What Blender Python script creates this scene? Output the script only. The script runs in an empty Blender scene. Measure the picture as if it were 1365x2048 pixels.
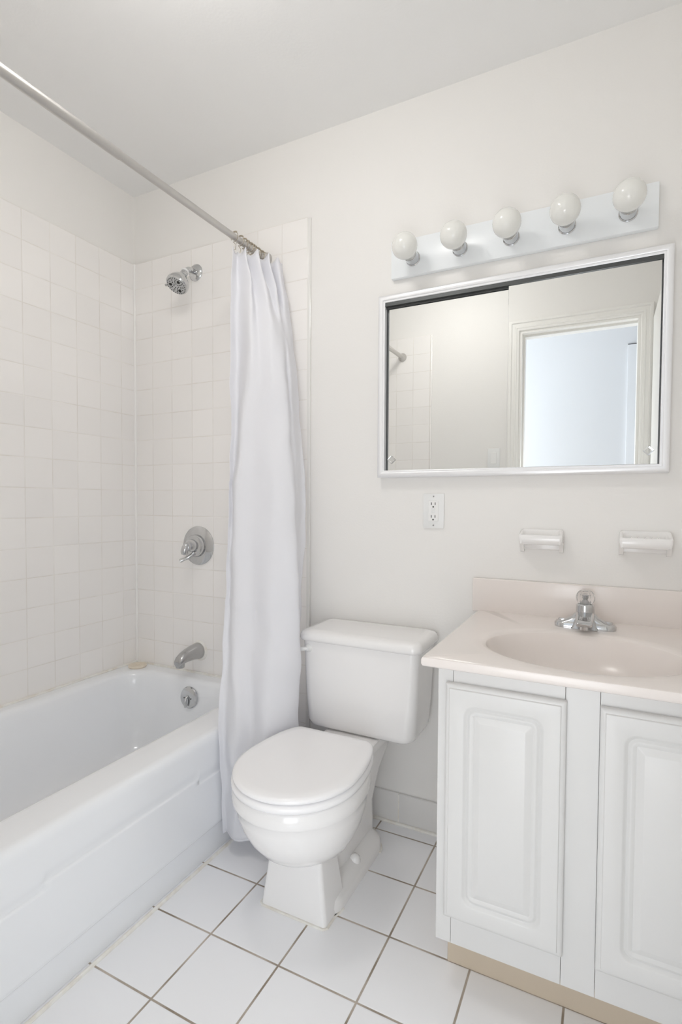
import bpy, bmesh, math, random
from mathutils import Vector, Matrix
random.seed(7)
PI = math.pi

# ------------------------------------------------------------------ camera, exposure, world
S = bpy.context.scene
COL = S.collection
YAW, PITCH, ROLL = math.radians(27.4055), math.radians(-1.9095), math.radians(0.2612)
FPX, U0, V0 = 1075.72, 655.40, 1040.27
fw = Vector((-math.sin(YAW)*math.cos(PITCH), math.cos(YAW)*math.cos(PITCH), math.sin(PITCH)))
r0 = Vector((math.cos(YAW), math.sin(YAW), 0))
up0 = r0.cross(fw)
rt = r0*math.cos(ROLL) + up0*math.sin(ROLL)
up = up0*math.cos(ROLL) - r0*math.sin(ROLL)
cd = bpy.data.cameras.new('camera')
cam = bpy.data.objects.new('camera', cd); COL.objects.link(cam)
M4 = Matrix.Identity(4)
for i in range(3):
    M4[i][0], M4[i][1], M4[i][2] = rt[i], up[i], -fw[i]
M4[0][3], M4[1][3], M4[2][3] = 1.8624, -1.7368, 1.1067
cam.matrix_world = M4
cd.sensor_fit = 'HORIZONTAL'; cd.sensor_width = 36.0
cd.lens = FPX/1365*36
cd.shift_x = (682.5-U0)/1365; cd.shift_y = (V0-1024)/1365
cd.clip_start = 0.01
S.camera = cam
S.view_settings.view_transform = 'Standard'
S.view_settings.look = 'None'
S.view_settings.gamma = 1
S.view_settings.use_curve_mapping = False
S.view_settings.exposure = 0.12
S.cycles.max_bounces = 16; S.cycles.diffuse_bounces = 12      # light keeps bouncing in a white room

w = bpy.data.worlds.new('world'); S.world = w; w.use_nodes = True
w.node_tree.nodes['Background'].inputs[0].default_value = (0.85, 0.92, 1.0, 1)
w.node_tree.nodes['Background'].inputs[1].default_value = 0.5

def area(name, loc, target, sx, sy, power, col, shape='RECTANGLE', spread=180):
    l = bpy.data.lights.new(name, 'AREA'); l.shape = shape; l.size = sx; l.size_y = sy
    l.energy = power; l.color = col; l.spread = math.radians(spread)
    o = bpy.data.objects.new(name, l); COL.objects.link(o); o.location = loc
    o.rotation_euler = (Vector(target)-Vector(loc)).to_track_quat('-Z', 'Y').to_euler()
    return o
LAMP = 17.0      # brightness of the added ceiling lamp's glass
# hall daylight, then two unseen fill panels added in the doorway behind the camera
area('hall_window_light', (0.25, -2.15, 1.35), (1.8, -2.2, 1.2), 0.7, 1.5, 17.0, (0.86, 0.93, 1.0))
area('bounce_fill_light', (1.70, -1.74, 0.95), (1.10, -0.30, 2.4), 0.45, 0.30, 3.0, (0.97, 0.98, 1.0))  # added up-light fill, brightens the ceiling and upper walls
area('doorway_fill', (1.70, -1.77, 0.46), (0.80, -0.35, 0.15), 0.50, 0.72, 4.2, (0.90, 0.95, 1.0))  # added low fill for floor and tub, tinted like the hall daylight

# ------------------------------------------------------------------ materials
def mat(name, col, rough=0.5, metal=0.0, coat=0.0, trans=0.0, ior=1.5, sss=0.0, spec=0.5):
    m = bpy.data.materials.new(name); m.use_nodes = True
    b = m.node_tree.nodes['Principled BSDF']
    b.inputs['Base Color'].default_value = (*col, 1)
    b.inputs['Roughness'].default_value = rough
    b.inputs['Metallic'].default_value = metal
    b.inputs['Coat Weight'].default_value = coat
    b.inputs['Coat Roughness'].default_value = 0.06
    b.inputs['Transmission Weight'].default_value = trans
    b.inputs['IOR'].default_value = ior
    b.inputs['Specular IOR Level'].default_value = spec
    if sss:
        b.inputs['Subsurface Weight'].default_value = sss
        b.inputs['Subsurface Radius'].default_value = (0.02, 0.02, 0.02)
    return m

class NT:
    """small helper to write node maths"""
    def __init__(s, m):
        s.m = m; s.t = m.node_tree; s.b = s.t.nodes['Principled BSDF']
    def n(s, kind, **kw):
        nd = s.t.nodes.new(kind)
        for k, v in kw.items(): setattr(nd, k, v)
        return nd
    def put(s, sock, v):
        if isinstance(v, (int, float)): sock.default_value = v
        elif isinstance(v, tuple): sock.default_value = v
        else: s.t.links.new(v, sock)
    def math(s, op, a, b=0.0, c=0.0):
        nd = s.n('ShaderNodeMath', operation=op)
        s.put(nd.inputs[0], a); s.put(nd.inputs[1], b)
        s.put(nd.inputs[2], c)
        return nd.outputs[0]
    def pos(s):
        g = s.n('ShaderNodeNewGeometry'); sp = s.n('ShaderNodeSeparateXYZ')
        s.t.links.new(g.outputs['Position'], sp.inputs[0])
        return g.outputs['Position'], sp.outputs
    def noise(s, vec, scale, detail=2):
        nd = s.n('ShaderNodeTexNoise'); nd.inputs['Scale'].default_value = scale
        nd.inputs['Detail'].default_value = detail
        s.t.links.new(vec, nd.inputs['Vector']); return nd.outputs[0]
    def ramp(s, v, a, b, c0, c1):
        nd = s.n('ShaderNodeValToRGB'); s.t.links.new(v, nd.inputs[0])
        nd.color_ramp.elements[0].position = a; nd.color_ramp.elements[1].position = b
        nd.color_ramp.elements[0].color = (*c0, 1); nd.color_ramp.elements[1].color = (*c1, 1)
        return nd.outputs[0]
    def mix(s, f, a, b):
        nd = s.n('ShaderNodeMix', data_type='RGBA')
        s.put(nd.inputs[0], f)
        for sock, v in ((nd.inputs[6], a), (nd.inputs[7], b)):
            s.put(sock, (*v, 1) if isinstance(v, tuple) and len(v) == 3 else v)
        return nd.outputs[2]
    def bump(s, h, dist, strength=1.0):
        nd = s.n('ShaderNodeBump'); nd.inputs['Distance'].default_value = dist
        nd.inputs['Strength'].default_value = strength
        s.t.links.new(h, nd.inputs['Height']); s.t.links.new(nd.outputs[0], s.b.inputs['Normal'])
        return nd

def tile_mat(name, ax, offs, pitch, gw, tile_col, grout_a, grout_b, rough, wav=0.00012):
    """square tiles on the world axes ax = two of 'xyz'; offs = world position of one joint"""
    m = mat(name, tile_col, rough, coat=0.25)
    N = NT(m); P, xyz = N.pos()
    masks = []; ids = []
    for a, o in zip(ax, offs):
        u = N.math('DIVIDE', N.math('SUBTRACT', xyz['XYZ'.index(a.upper())], o), pitch)
        ids.append(N.math('FLOOR', u))
        fr = N.math('FRACT', N.math('ADD', u, 100.0))
        d = N.math('MULTIPLY', N.math('MINIMUM', fr, N.math('SUBTRACT', 1.0, fr)), pitch)
        masks.append(d)
    d = N.math('MINIMUM', masks[0], masks[1])
    mr = N.n('ShaderNodeMapRange'); N.put(mr.inputs[0], d)
    mr.inputs[1].default_value = gw*0.40; mr.inputs[2].default_value = gw*0.62
    tile = mr.outputs[0]                                   # 0 in the joint, 1 on the tile
    cmb = N.n('ShaderNodeCombineXYZ'); N.put(cmb.inputs[0], ids[0]); N.put(cmb.inputs[1], ids[1])
    wn = N.n('ShaderNodeTexWhiteNoise'); N.t.links.new(cmb.outputs[0], wn.inputs[0])
    v = N.math('MULTIPLY_ADD', wn.outputs[0], 0.03, 0.985)
    tc = N.n('ShaderNodeVectorMath', operation='SCALE')
    tc.inputs[0].default_value = tile_col; N.put(tc.inputs[3], v)
    gr = N.ramp(N.noise(P, 9.0, 5), 0.38, 0.62, grout_a, grout_b)
    N.t.links.new(N.mix(tile, gr, tc.outputs[0]), N.b.inputs['Base Color'])
    N.put(N.b.inputs['Roughness'], N.math('MULTIPLY_ADD', tile, rough-0.8, 0.8))
    N.put(N.b.inputs['Coat Weight'], N.math('MULTIPLY', tile, 0.25))
    mr2 = N.n('ShaderNodeMapRange'); N.put(mr2.inputs[0], d)
    mr2.interpolation_type = 'SMOOTHSTEP'
    mr2.inputs[1].default_value = gw*0.3; mr2.inputs[2].default_value = gw*1.3
    h = N.math('ADD', N.math('MULTIPLY', mr2.outputs[0], 0.0008), N.math('MULTIPLY', N.noise(P, 7.0, 1), wav*8))
    N.bump(h, 1.0, 0.6)
    return m

M = {}
M['wall'] = mat('cream_wall_paint', (0.835, 0.822, 0.80), 0.55)
N = NT(M['wall']); P, _ = N.pos(); N.bump(N.noise(P, 160, 3), 0.00025)
M['ceiling'] = mat('white_ceiling_paint', (0.86, 0.86, 0.855), 0.8)
N = NT(M['ceiling']); P, _ = N.pos(); N.bump(N.noise(P, 120, 3), 0.0003)
M['hall'] = mat('pale_hall_paint', (0.83, 0.845, 0.87), 0.6)
M['hall_floor'] = mat('hall_floor_wood', (0.45, 0.33, 0.22), 0.4)
M['trim'] = mat('white_trim_paint', (0.86, 0.85, 0.82), 0.35)
T, H, TP = 2.1398, 2.4353, 0.1095
gA, gB = (0.74, 0.71, 0.665), (0.83, 0.81, 0.775)
M['tile_back'] = tile_mat('glazed_wall_tile_back', 'xz', (0.1128, T), TP, 0.0026, (0.89, 0.87, 0.85), gA, gB, 0.16)
M['tile_left'] = tile_mat('glazed_wall_tile_side', 'yz', (-0.1924, T), TP, 0.0026, (0.89, 0.87, 0.85), gA, gB, 0.16)
M['tile_plain'] = mat('glazed_trim_tile', (0.80, 0.79, 0.765), 0.16, coat=0.25)
M['floor'] = tile_mat('white_floor_tile', 'xy', (0.9836, -0.0682), 0.2042, 0.0050, (0.905, 0.91, 0.93),
                      (0.27, 0.22, 0.17), (0.52, 0.46, 0.40), 0.28, 0.00004)
M['base_tile'] = mat('baseboard_tile', (0.76, 0.75, 0.735), 0.3, coat=0.2)
M['caulk'] = mat('old_caulk', (0.82, 0.79, 0.72), 0.6)
N = NT(M['caulk']); P, _ = N.pos()
N.t.links.new(N.ramp(N.noise(P, 30, 4), 0.35, 0.6, (0.80, 0.76, 0.69), (0.87, 0.86, 0.82)), N.b.inputs['Base Color'])
M['enamel'] = mat('bath_enamel', (0.89, 0.908, 0.935), 0.17, coat=0.3)
M['porcelain'] = mat('toilet_porcelain', (0.885, 0.875, 0.87), 0.14, coat=0.3)
M['seat'] = mat('toilet_seat_plastic', (0.91, 0.905, 0.915), 0.22)
M['chrome'] = mat('chrome', (0.62, 0.625, 0.63), 0.09, 1.0)
M['dullchrome'] = mat('worn_chrome', (0.50, 0.50, 0.50), 0.24, 1.0)
M['rod'] = mat('brushed_steel', (0.60, 0.585, 0.565), 0.40, 1.0)
M['ring'] = mat('aged_wire', (0.42, 0.37, 0.29), 0.35, 1.0)
M['dark'] = mat('dark_rubber_and_gaps', (0.02, 0.02, 0.02), 0.5)
M['track'] = mat('dark_steel_track', (0.10, 0.105, 0.105), 0.35, 0.6)
M['alu'] = mat('white_satin_aluminium', (0.90, 0.905, 0.92), 0.30, 0.35)
M['mirror'] = mat('mirror_glass', (0.93, 0.945, 0.94), 0.0, 1.0)
M['plastic'] = mat('white_plastic', (0.82, 0.825, 0.82), 0.35)
M['outlet'] = mat('outlet_plastic', (0.86, 0.86, 0.85), 0.3)
M['cab'] = mat('white_laminate', (0.71, 0.705, 0.695), 0.33)
M['toe'] = mat('beige_toe_board', (0.60, 0.51, 0.40), 0.6)
M['bar'] = mat('white_enamelled_bar', (0.86, 0.89, 0.91), 0.25)
M['soap'] = mat('white_ceramic', (0.87, 0.86, 0.85), 0.2, coat=0.3)
M['marble'] = mat('pinkish_cultured_marble', (0.82, 0.765, 0.73), 0.25, coat=0.15)
M['acrylic'] = mat('clear_acrylic', (0.97, 0.97, 0.97), 0.03, trans=0.95, ior=1.45)
M['stopper'] = mat('beige_rubber', (0.78, 0.70, 0.58), 0.5)
M['bulb'] = mat('frosted_bulb_glass', (0.92, 0.92, 0.885), 0.10, trans=0.15, sss=0.2)
M['curtain'] = mat('white_curtain_fabric', (0.93, 0.935, 0.962), 0.75, spec=0.2)
N = NT(M['curtain']); P, _ = N.pos()
mp = N.n('ShaderNodeMapping'); mp.inputs['Scale'].default_value = (1, 1, 0.45)
N.t.links.new(P, mp.inputs[0])
N.bump(N.noise(mp.outputs[0], 16, 5), 0.004, 0.4)
tr = N.n('ShaderNodeBsdfTranslucent'); tr.inputs[0].default_value = (0.93, 0.93, 0.95, 1)
mx = N.n('ShaderNodeMixShader'); mx.inputs[0].default_value = 0.38
outn = M['curtain'].node_tree.nodes['Material Output']
N.t.links.new(N.b.outputs[0], mx.inputs[1]); N.t.links.new(tr.outputs[0], mx.inputs[2])
N.t.links.new(mx.outputs[0], outn.inputs[0])
M['white_caulk'] = mat('white_corner_caulk', (0.90, 0.89, 0.87), 0.35)
M['glow'] = mat('added_lamp_diffuser', (0.95, 0.95, 0.93), 0.4)
M['glow'].node_tree.nodes['Principled BSDF'].inputs['Emission Color'].default_value = (1, 0.975, 0.945, 1)
M['glow'].node_tree.nodes['Principled BSDF'].inputs['Emission Strength'].default_value = LAMP

# ------------------------------------------------------------------ mesh helpers
def box(bm, x0, x1, y0, y1, z0, z1, bev=0.0, seg=2):
    v = bmesh.ops.create_cube(bm, size=1.0)['verts']
    for p in v:
        p.co = Vector(((x0+x1)/2+p.co.x*(x1-x0), (y0+y1)/2+p.co.y*(y1-y0), (z0+z1)/2+p.co.z*(z1-z0)))
    if bev:
        ed = set(e for p in v for e in p.link_edges)
        bmesh.ops.bevel(bm, geom=list(ed), offset=bev, segments=seg, affect='EDGES', profile=0.5)

def loft(bm, rings, cap0=True, cap1=True, closed=True):
    vr = [[bm.verts.new(p) for p in r] for r in rings]
    n = len(vr[0])
    for a, b in zip(vr, vr[1:]):
        for i in range(n if closed else n-1):
            j = (i+1) % n
            try: bm.faces.new((a[i], a[j], b[j], b[i]))
            except ValueError: pass
    if closed and cap0: bm.faces.new(list(reversed(vr[0])))
    if closed and cap1: bm.faces.new(vr[-1])
    return vr

def frame_of(d):
    d = Vector(d).normalized()
    a = Vector((0, 0, 1)) if abs(d.z) < 0.9 else Vector((1, 0, 0))
    u = d.cross(a).normalized()
    return d, u, u.cross(d).normalized()

def lathe(bm, origin, axis, prof, n=32, cap0=True, cap1=True):
    """prof = [(distance along axis, radius), ...]"""
    d, u, v = frame_of(axis); o = Vector(origin)
    rings = [[o + d*t + u*(r*math.cos(2*PI*i/n)) + v*(r*math.sin(2*PI*i/n)) for i in range(n)] for t, r in prof]
    return loft(bm, rings, cap0, cap1)

def tube(bm, pts, rad, n=16, cap=True):
    pts = [Vector(p) for p in pts]
    rad = rad if isinstance(rad, (list, tuple)) else [rad]*len(pts)
    rings = []; u = None
    for i, p in enumerate(pts):
        d = (pts[min(i+1, len(pts)-1)] - pts[max(i-1, 0)]).normalized()
        if u is None: _, u, _ = frame_of(d)
        u = (u - d*u.dot(d)).normalized(); v = d.cross(u)
        rings.append([p + u*(rad[i]*math.cos(2*PI*k/n)) + v*(rad[i]*math.sin(2*PI*k/n)) for k in range(n)])
    loft(bm, rings, cap, cap)

def spline(pts, k=8):
    pts = [Vector(p) for p in pts]; out = []
    for i in range(len(pts)-1):
        a, b = pts[i], pts[i+1]
        p = pts[i-1] if i else a*2-b
        q = pts[i+2] if i+2 < len(pts) else b*2-a
        for s in range(k):
            t = s/k
            out.append(0.5*((2*a)+(b-p)*t+(2*p-5*a+4*b-q)*t*t+(3*a-p-3*b+q)*t**3))
    out.append(pts[-1]); return out

def rrect(cx, cy, hx, hy, r, z, n=8):
    """rounded rectangle ring, counter clockwise, 4*(n+1) points"""
    r = min(r, hx*0.999, hy*0.999); o = []
    for q, (sx, sy) in enumerate(((1, 1), (-1, 1), (-1, -1), (1, -1))):
        for i in range(n+1):
            a = PI/2*(q + i/n)
            o.append(Vector((cx+sx*(hx-r)+r*math.cos(a), cy+sy*(hy-r)+r*math.sin(a), z)))
    return o

def obj(name, bm, m, parent=None, smooth=True, ang=35):
    me = bpy.data.meshes.new(name)
    bmesh.ops.recalc_face_normals(bm, faces=bm.faces)
    bm.to_mesh(me); bm.free()
    o = bpy.data.objects.new(name, me); COL.objects.link(o)
    me.materials.append(M[m] if isinstance(m, str) else m)
    if smooth:
        for p in me.polygons: p.use_smooth = True
        me.set_sharp_from_angle(angle=math.radians(ang))
    if parent is not None:
        o.parent = parent
        q, off = parent, Vector((0, 0, 0))
        while q is not None: off += q.location; q = q.parent
        me.transform(Matrix.Translation(-off))      # geometry is written in world coordinates
    return o

def tag(o, label, cat, group=None):
    o['label'] = label; o['category'] = cat
    if group: o['group'] = group
    return o

def thing(name, loc, label, cat, group=None):
    o = bpy.data.objects.new(name, None); COL.objects.link(o); o.location = loc
    o.empty_display_size = 0.05
    return tag(o, label, cat, group)

def struct(name, bm, m, parent=None, **kw):
    o = obj(name, bm, m, parent, **kw)
    if parent is None: o['kind'] = 'structure'
    return o

def B(): return bmesh.new()

# ------------------------------------------------------------------ the room
XR, YF, WT = 2.14, -1.56, 0.10          # right wall, front wall (with the door), its thickness
HY = -2.62                              # far wall of the hall
b = B(); box(b, -0.10, XR+0.10, YF-WT, 0.10, -0.10, 0.0); struct('floor', b, 'floor')
b = B(); box(b, -0.10, XR+0.10, YF-WT, 0.10, H, H+0.10); struct('ceiling', b, 'ceiling')
b = B(); box(b, -0.10, XR+0.10, 0.0, 0.10, 0.0, H); wall_back = struct('wall_back', b, 'wall')
b = B(); box(b, -0.10, 0.0, YF-WT, 0.0, 0.0, H); wall_left = struct('wall_left', b, 'wall')
b = B(); box(b, XR, XR+0.10, YF-WT, 0.0, 0.0, H); struct('wall_right', b, 'wall')
DX0, DX1, DZ = 1.405, 2.005, 2.085
b = B()
box(b, 0.0, DX0, YF-WT, YF, 0.0, H); box(b, DX1, XR, YF-WT, YF, 0.0, H)
box(b, DX0, DX1, YF-WT, YF, DZ, H)
wall_front = struct('wall_front', b, 'wall', smooth=False)

# tile surround over the tub: back wall up to a bullnose edge, left wall, front wall
b = B(); box(b, 0.0, 0.8793, -0.008, 0.0, 0.0, T); struct('tile_surround', b, 'tile_back', wall_back)
b = B()
lathe(b, (0.8793, 0.0, 0.0), (0, 0, 1), [(0, 0.008), (T, 0.008)], 24)
box(b, 0.8793, 0.892, -0.0075, 0.0, 0.0, T, 0.003)
struct('bullnose_edge', b, 'tile_plain', wall_back)
b = B(); box(b, 0.0, 0.008, YF, 0.0, 0.0, T); struct('tile_surround', b, 'tile_left', wall_left)
b = B(); box(b, 0.0, 0.8793, YF, YF+0.008, 0.0, T); box(b, 0.8793, 0.89, YF, YF+0.007, 0, T, 0.002)
struct('tile_surround', b, 'tile_back', wall_front)
# tile caulk in the corner and the top edge
b = B(); tube(b, [(0.010, -0.010, 0.39), (0.010, -0.010, T)], 0.0058, 10)
struct('trim_1', b, 'white_caulk')
b = B()
tube(b, [(0.012, YF+0.01, 0.392), (0.012, -0.012, 0.392), (0.80, -0.012, 0.392)], 0.006, 8)
struct('trim_2', b, 'caulk')
b = B(); tube(b, [(0.797, YF+0.01, 0.002), (0.797, -0.01, 0.001)], 0.0055, 8)
struct('trim_3', b, 'caulk')

# ceramic baseboard on the back wall
bb = B(); xs = [0.892, 0.943, 1.0955, 1.248, 1.4005, 1.53]
for a, c in zip(xs, xs[1:]):
    box(bb, a+0.0007, c-0.0007, -0.012, 0.0, 0.004, 0.107, 0.003, 3)
base = struct('baseboard_back', bb, 'base_tile')
b = B(); box(b, 0.892, 1.53, -0.0115, -0.002, 0.004, 0.104); obj('grout', b, 'caulk', base)
b = B(); tube(b, [(0.892, -0.014, 0.003), (1.53, -0.014, 0.003)], 0.006, 8); obj('caulk', b, 'caulk', base)

# door casing, jamb and the open door leaf along the right wall
b = B()
prof = [(0.0, 0.0), (0.0, 0.009), (0.003, 0.011), (0.012, 0.011), (0.014, 0.014), (0.021, 0.014), (0.023, 0.011), (0.038, 0.011), (0.042, 0.017), (0.053, 0.017), (0.055, 0.014), (0.055, 0.0)]
for y, s in ((YF, 1), (YF-WT, -1)):               # mitred casing, profile swept up, over and down
    loft(b, [[Vector((DX0-o, y+s*t, 0.0)) for o, t in prof], [Vector((DX0-o, y+s*t, DZ+o)) for o, t in prof],
             [Vector((DX1+o, y+s*t, DZ+o)) for o, t in prof], [Vector((DX1+o, y+s*t, 0.0)) for o, t in prof]])
struct('trim_4', b, 'trim', smooth=False)
b = B()
box(b, DX0, DX0+0.014, YF-WT, YF, 0, DZ-0.014); box(b, DX1-0.014, DX1, YF-WT, YF, 0, DZ-0.014)
box(b, DX0, DX1, YF-WT, YF, DZ-0.014, DZ)
box(b, DX0+0.014, DX0+0.024, YF-WT+0.001, YF-0.045, 0, DZ-0.026); box(b, DX0+0.014, DX1-0.014, YF-WT+0.001, YF-0.045, DZ-0.026, DZ-0.014)
struct('trim_5', b, 'trim', smooth=False)
b = B(); box(b, 2.058, 2.092, YF+0.03, -0.985, 0.012, 2.055, 0.002)
door = struct('door_1', b, 'trim')
b = B()
lathe(b, (2.058, -1.04, 0.95), (-1, 0, 0), [(0, 0.026), (0.004, 0.028), (0.008, 0.012), (0.022, 0.012), (0.030, 0.024), (0.042, 0.027), (0.050, 0.020), (0.052, 0.001)], 24)
obj('door_knob', b, 'chrome', door)

# hall behind the door, seen in the mirror
b = B(); box(b, -0.1, 3.0, HY-0.1, HY, 0.0, H); hall_back = struct('wall_hall_far', b, 'hall')
b = B(); box(b, -0.2, -0.1, HY, YF-WT, 0.0, H); struct('wall_hall_left', b, 'hall')
b = B(); box(b, 3.0, 3.1, HY, YF-WT, 0.0, H); struct('wall_hall_right', b, 'hall')
b = B(); box(b, XR, 3.0, YF-WT, YF-WT+0.05, 0.0, H); struct('wall_hall_near', b, 'hall')
b = B(); box(b, -0.2, 3.1, HY-0.1, YF-WT, -0.1, 0.0); struct('floor_hall', b, 'hall_floor')
b = B(); box(b, -0.2, 3.1, HY-0.1, YF-WT, H, H+0.1); struct('ceiling_hall', b, 'ceiling')
b = B(); box(b, 1.975, 2.72, HY, HY+0.022, 0.0, 2.205, 0.002)
d2 = struct('door_2', b, 'hall')
for z0, z1 in ((0.20, 0.95), (1.02, 1.60), (1.68, 2.05)):
    b = B(); box(b, 2.055, 2.36, HY+0.022, HY+0.030, z0, z1, 0.004); obj('door_panel', b, 'trim', d2)
    b = B(); box(b, 2.40, 2.66, HY+0.022, HY+0.030, z0, z1, 0.004); obj('door_panel', b, 'trim', d2)
b = B(); box(b, 1.975, 2.72, HY+0.004, HY+0.014, 2.206, 2.212); obj('top_gap', b, 'dark', d2)  # dark strip standing in for the shade in the gap above the door

# ------------------------------------------------------------------ unseen ceiling lamp, added above the picture to light the room from overhead
LX, LY = 1.05, -0.94
t = thing('added_ceiling_lamp', (LX, LY, H), 'added unseen round ceiling lamp with domed glowing glass above the middle of the floor', 'lamp')
b = B(); lathe(b, (LX, LY, H), (0, 0, -1), [(0, 0.15), (0.02, 0.15), (0.025, 0.145)], 40); obj('lamp_base', b, 'plastic', t)
b = B(); lathe(b, (LX, LY, H), (0, 0, -1), [(0.024, 0.14), (0.05, 0.143), (0.08, 0.135), (0.105, 0.11), (0.12, 0.07), (0.125, 0.01)], 40, False); obj('lamp_shade', b, 'glow', t)

# ------------------------------------------------------------------ bathtub
TX, TY0, TY1, TZ = 0.79, YF+0.008, -0.008, 0.39
tub = thing('bathtub', (0.4, -0.78, 0), 'white enamelled bathtub with long panelled apron along left wall', 'bathtub')
cx, cy = 0.355, -0.80
def ang_list(x0, x1, y0, y1, n=160):
    A = [2*PI*i/n for i in range(n)] + [math.atan2(y-cy, x-cx) % (2*PI) for x in (x0, x1) for y in (y0, y1)]
    return sorted(A)
def on_rect(a, x0, x1, y0, y1, z):
    dx, dy = math.cos(a), math.sin(a)
    t = min(((x1-cx)/dx if dx > 1e-9 else 1e9), ((x0-cx)/dx if dx < -1e-9 else 1e9),
            ((y1-cy)/dy if dy > 1e-9 else 1e9), ((y0-cy)/dy if dy < -1e-9 else 1e9))
    return Vector((cx+dx*t, cy+dy*t, z))
def on_rr(a, x0, x1, y0, y1, r, z):
    """ray against a rounded rectangle, by bisection"""
    dx, dy = math.cos(a), math.sin(a)
    def inside(t):
        px, py = cx+dx*t, cy+dy*t
        qx = max(x0+r-px, px-(x1-r), 0); qy = max(y0+r-py, py-(y1-r), 0)
        return (x0 <= px <= x1 and y0 <= py <= y1) and (qx*qx+qy*qy <= r*r or qx == 0 or qy == 0)
    lo, hi = 0.0, 2.0
    for _ in range(40):
        m = (lo+hi)/2
        if inside(m): lo = m
        else: hi = m
    return Vector((cx+dx*lo, cy+dy*lo, z))
OX0, OX1 = 0.009, TX
A = ang_list(OX0, OX1, TY0, TY1)
rings = []
for off, z in ((0, TZ-0.03), (0, TZ-0.022), (0.002, TZ-0.012), (0.007, TZ-0.004), (0.015, TZ-0.0005), (0.024, TZ)):
    rings.append([on_rect(a, OX0, OX1-off, TY0, TY1, z) for a in A])
IX0, IX1, IY0, IY1 = 0.058, 0.672, TY0+0.10, -0.070
for d, z, r, ytop in ((-0.012, TZ+0.0005, 0.15, 0), (0.0, TZ-0.001, 0.145, 0), (0.010, TZ-0.006, 0.14, 0), (0.018, TZ-0.018, 0.135, 0),
                (0.024, TZ-0.05, 0.13, 0), (0.036, TZ-0.13, 0.125, 0.02), (0.052, TZ-0.22, 0.12, 0.05), (0.070, TZ-0.275, 0.11, 0.09),
                (0.10, TZ-0.31, 0.10, 0.12), (0.15, TZ-0.325, 0.08, 0.15), (0.22, TZ-0.328, 0.05, 0.18)):
    rings.append([on_rr(a, IX0+d, IX1-d, IY0+d+ytop*1.6, IY1-d*0.75, r, z) for a in A])
b = B(); loft(b, rings, False, True)
obj('tub_body', b, 'enamel', tub, ang=60)
# apron as a relief: rim band, long raised panel with stepped ends, recessed base
def sm(x, a, c):
    t = max(0.0, min(1.0, (x-a)/(c-a))); return t*t*(3-2*t)
def apron_x(y, z):
    top = 0.274 if -1.00 < y < -0.50 else 0.258
    x = TX
    if z < 0.36: x -= 0.006*(1-sm(z, top+0.004, top+0.03))*0.6
    if z <= top: x += 0.0045*sm(top-z, 0.0, 0.004)
    x -= 0.009*(1-sm(z, 0.082, 0.092))
    return x
zs = [0.0, 0.03, 0.06, 0.078, 0.082, 0.085, 0.088, 0.092, 0.1, 0.14, 0.18, 0.22, 0.245, 0.252, 0.254, 0.256, 0.258, 0.262, 0.268, 0.270, 0.272, 0.274, 0.278, 0.284, 0.290, 0.297, 0.304, 0.32, 0.345, 0.36]
ys = sorted([TY0+(TY1-TY0)*i/60 for i in range(61)] + [-1.002, -0.9985, -0.5015, -0.498])
b = B(); loft(b, [[Vector((apron_x(y, z), y, z)) for y in ys] for z in zs], closed=False)
obj('apron', b, 'enamel', tub, ang=60)
# overflow plate with trip lever
ov = Vector((0.388, -0.0925, 0.320)); od = Vector((0, -1, 0.12)).normalized()
b = B(); lathe(b, ov, od, [(0, 0.043), (0.004, 0.043), (0.008, 0.040), (0.011, 0.030), (0.012, 0.002)], 40)
op = obj('overflow_plate', b, 'chrome', tub)
b = B()
tube(b, [ov+od*0.010+Vector((0, 0, 0.006)), ov+od*0.022+Vector((0, 0, -0.002)), ov+od*0.026+Vector((0, 0, -0.018)), ov+od*0.024+Vector((-0.001, 0, -0.036))], [0.005, 0.0055, 0.006, 0.0045], 12)
obj('trip_lever', b, 'chrome', op)
b = B()
b.free()
for s in (-1, 1):
    b = B(); lathe(b, ov+od*0.011+Vector((s*0.017, 0, -0.002)), od, [(0, 0.0032), (0.002, 0.0028), (0.0022, 0.0004)], 12); obj('screw', b, 'track', op)
b = B(); lathe(b, (0.36, -0.30, TZ-0.329), (0, 0, 1), [(0, 0.032), (0.003, 0.032), (0.005, 0.026), (0.003, 0.012), (0.003, 0.001)], 32)
obj('drain', b, 'chrome', tub)

# tub spout
t = thing('tub_spout', (0.366, -0.008, 0.487), 'worn metal tub spout jutting from tiles above bathtub', 'spout')
b = B()
rs = []
for y, zc, rx, rz in ((0, 0.487, 0.033, 0.033), (-0.006, 0.487, 0.034, 0.034), (-0.04, 0.488, 0.031, 0.030), (-0.075, 0.485, 0.027, 0.026), (-0.10, 0.480, 0.024, 0.023), (-0.118, 0.472, 0.022, 0.021), (-0.128, 0.466, 0.019, 0.016), (-0.131, 0.464, 0.010, 0.008)):
    rs.append([Vector((0.366+rx*math.cos(2*PI*i/32), -0.008+y, zc+rz*math.sin(2*PI*i/32))) for i in range(32)])
loft(b, rs)
lathe(b, (0.366, -0.122, 0.472), (0, 0.05, -1), [(0, 0.019), (0.018, 0.018), (0.026, 0.017), (0.0262, 0.013), (0.018, 0.012)], 24)
obj('spout_body', b, 'dullchrome', t)
b = B(); lathe(b, (0.368, -0.008, 0.487), (0, -1, 0), [(0, 0.042), (0.003, 0.041), (0.006, 0.036)], 32); obj('caulk_ring', b, 'caulk', t)

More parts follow.
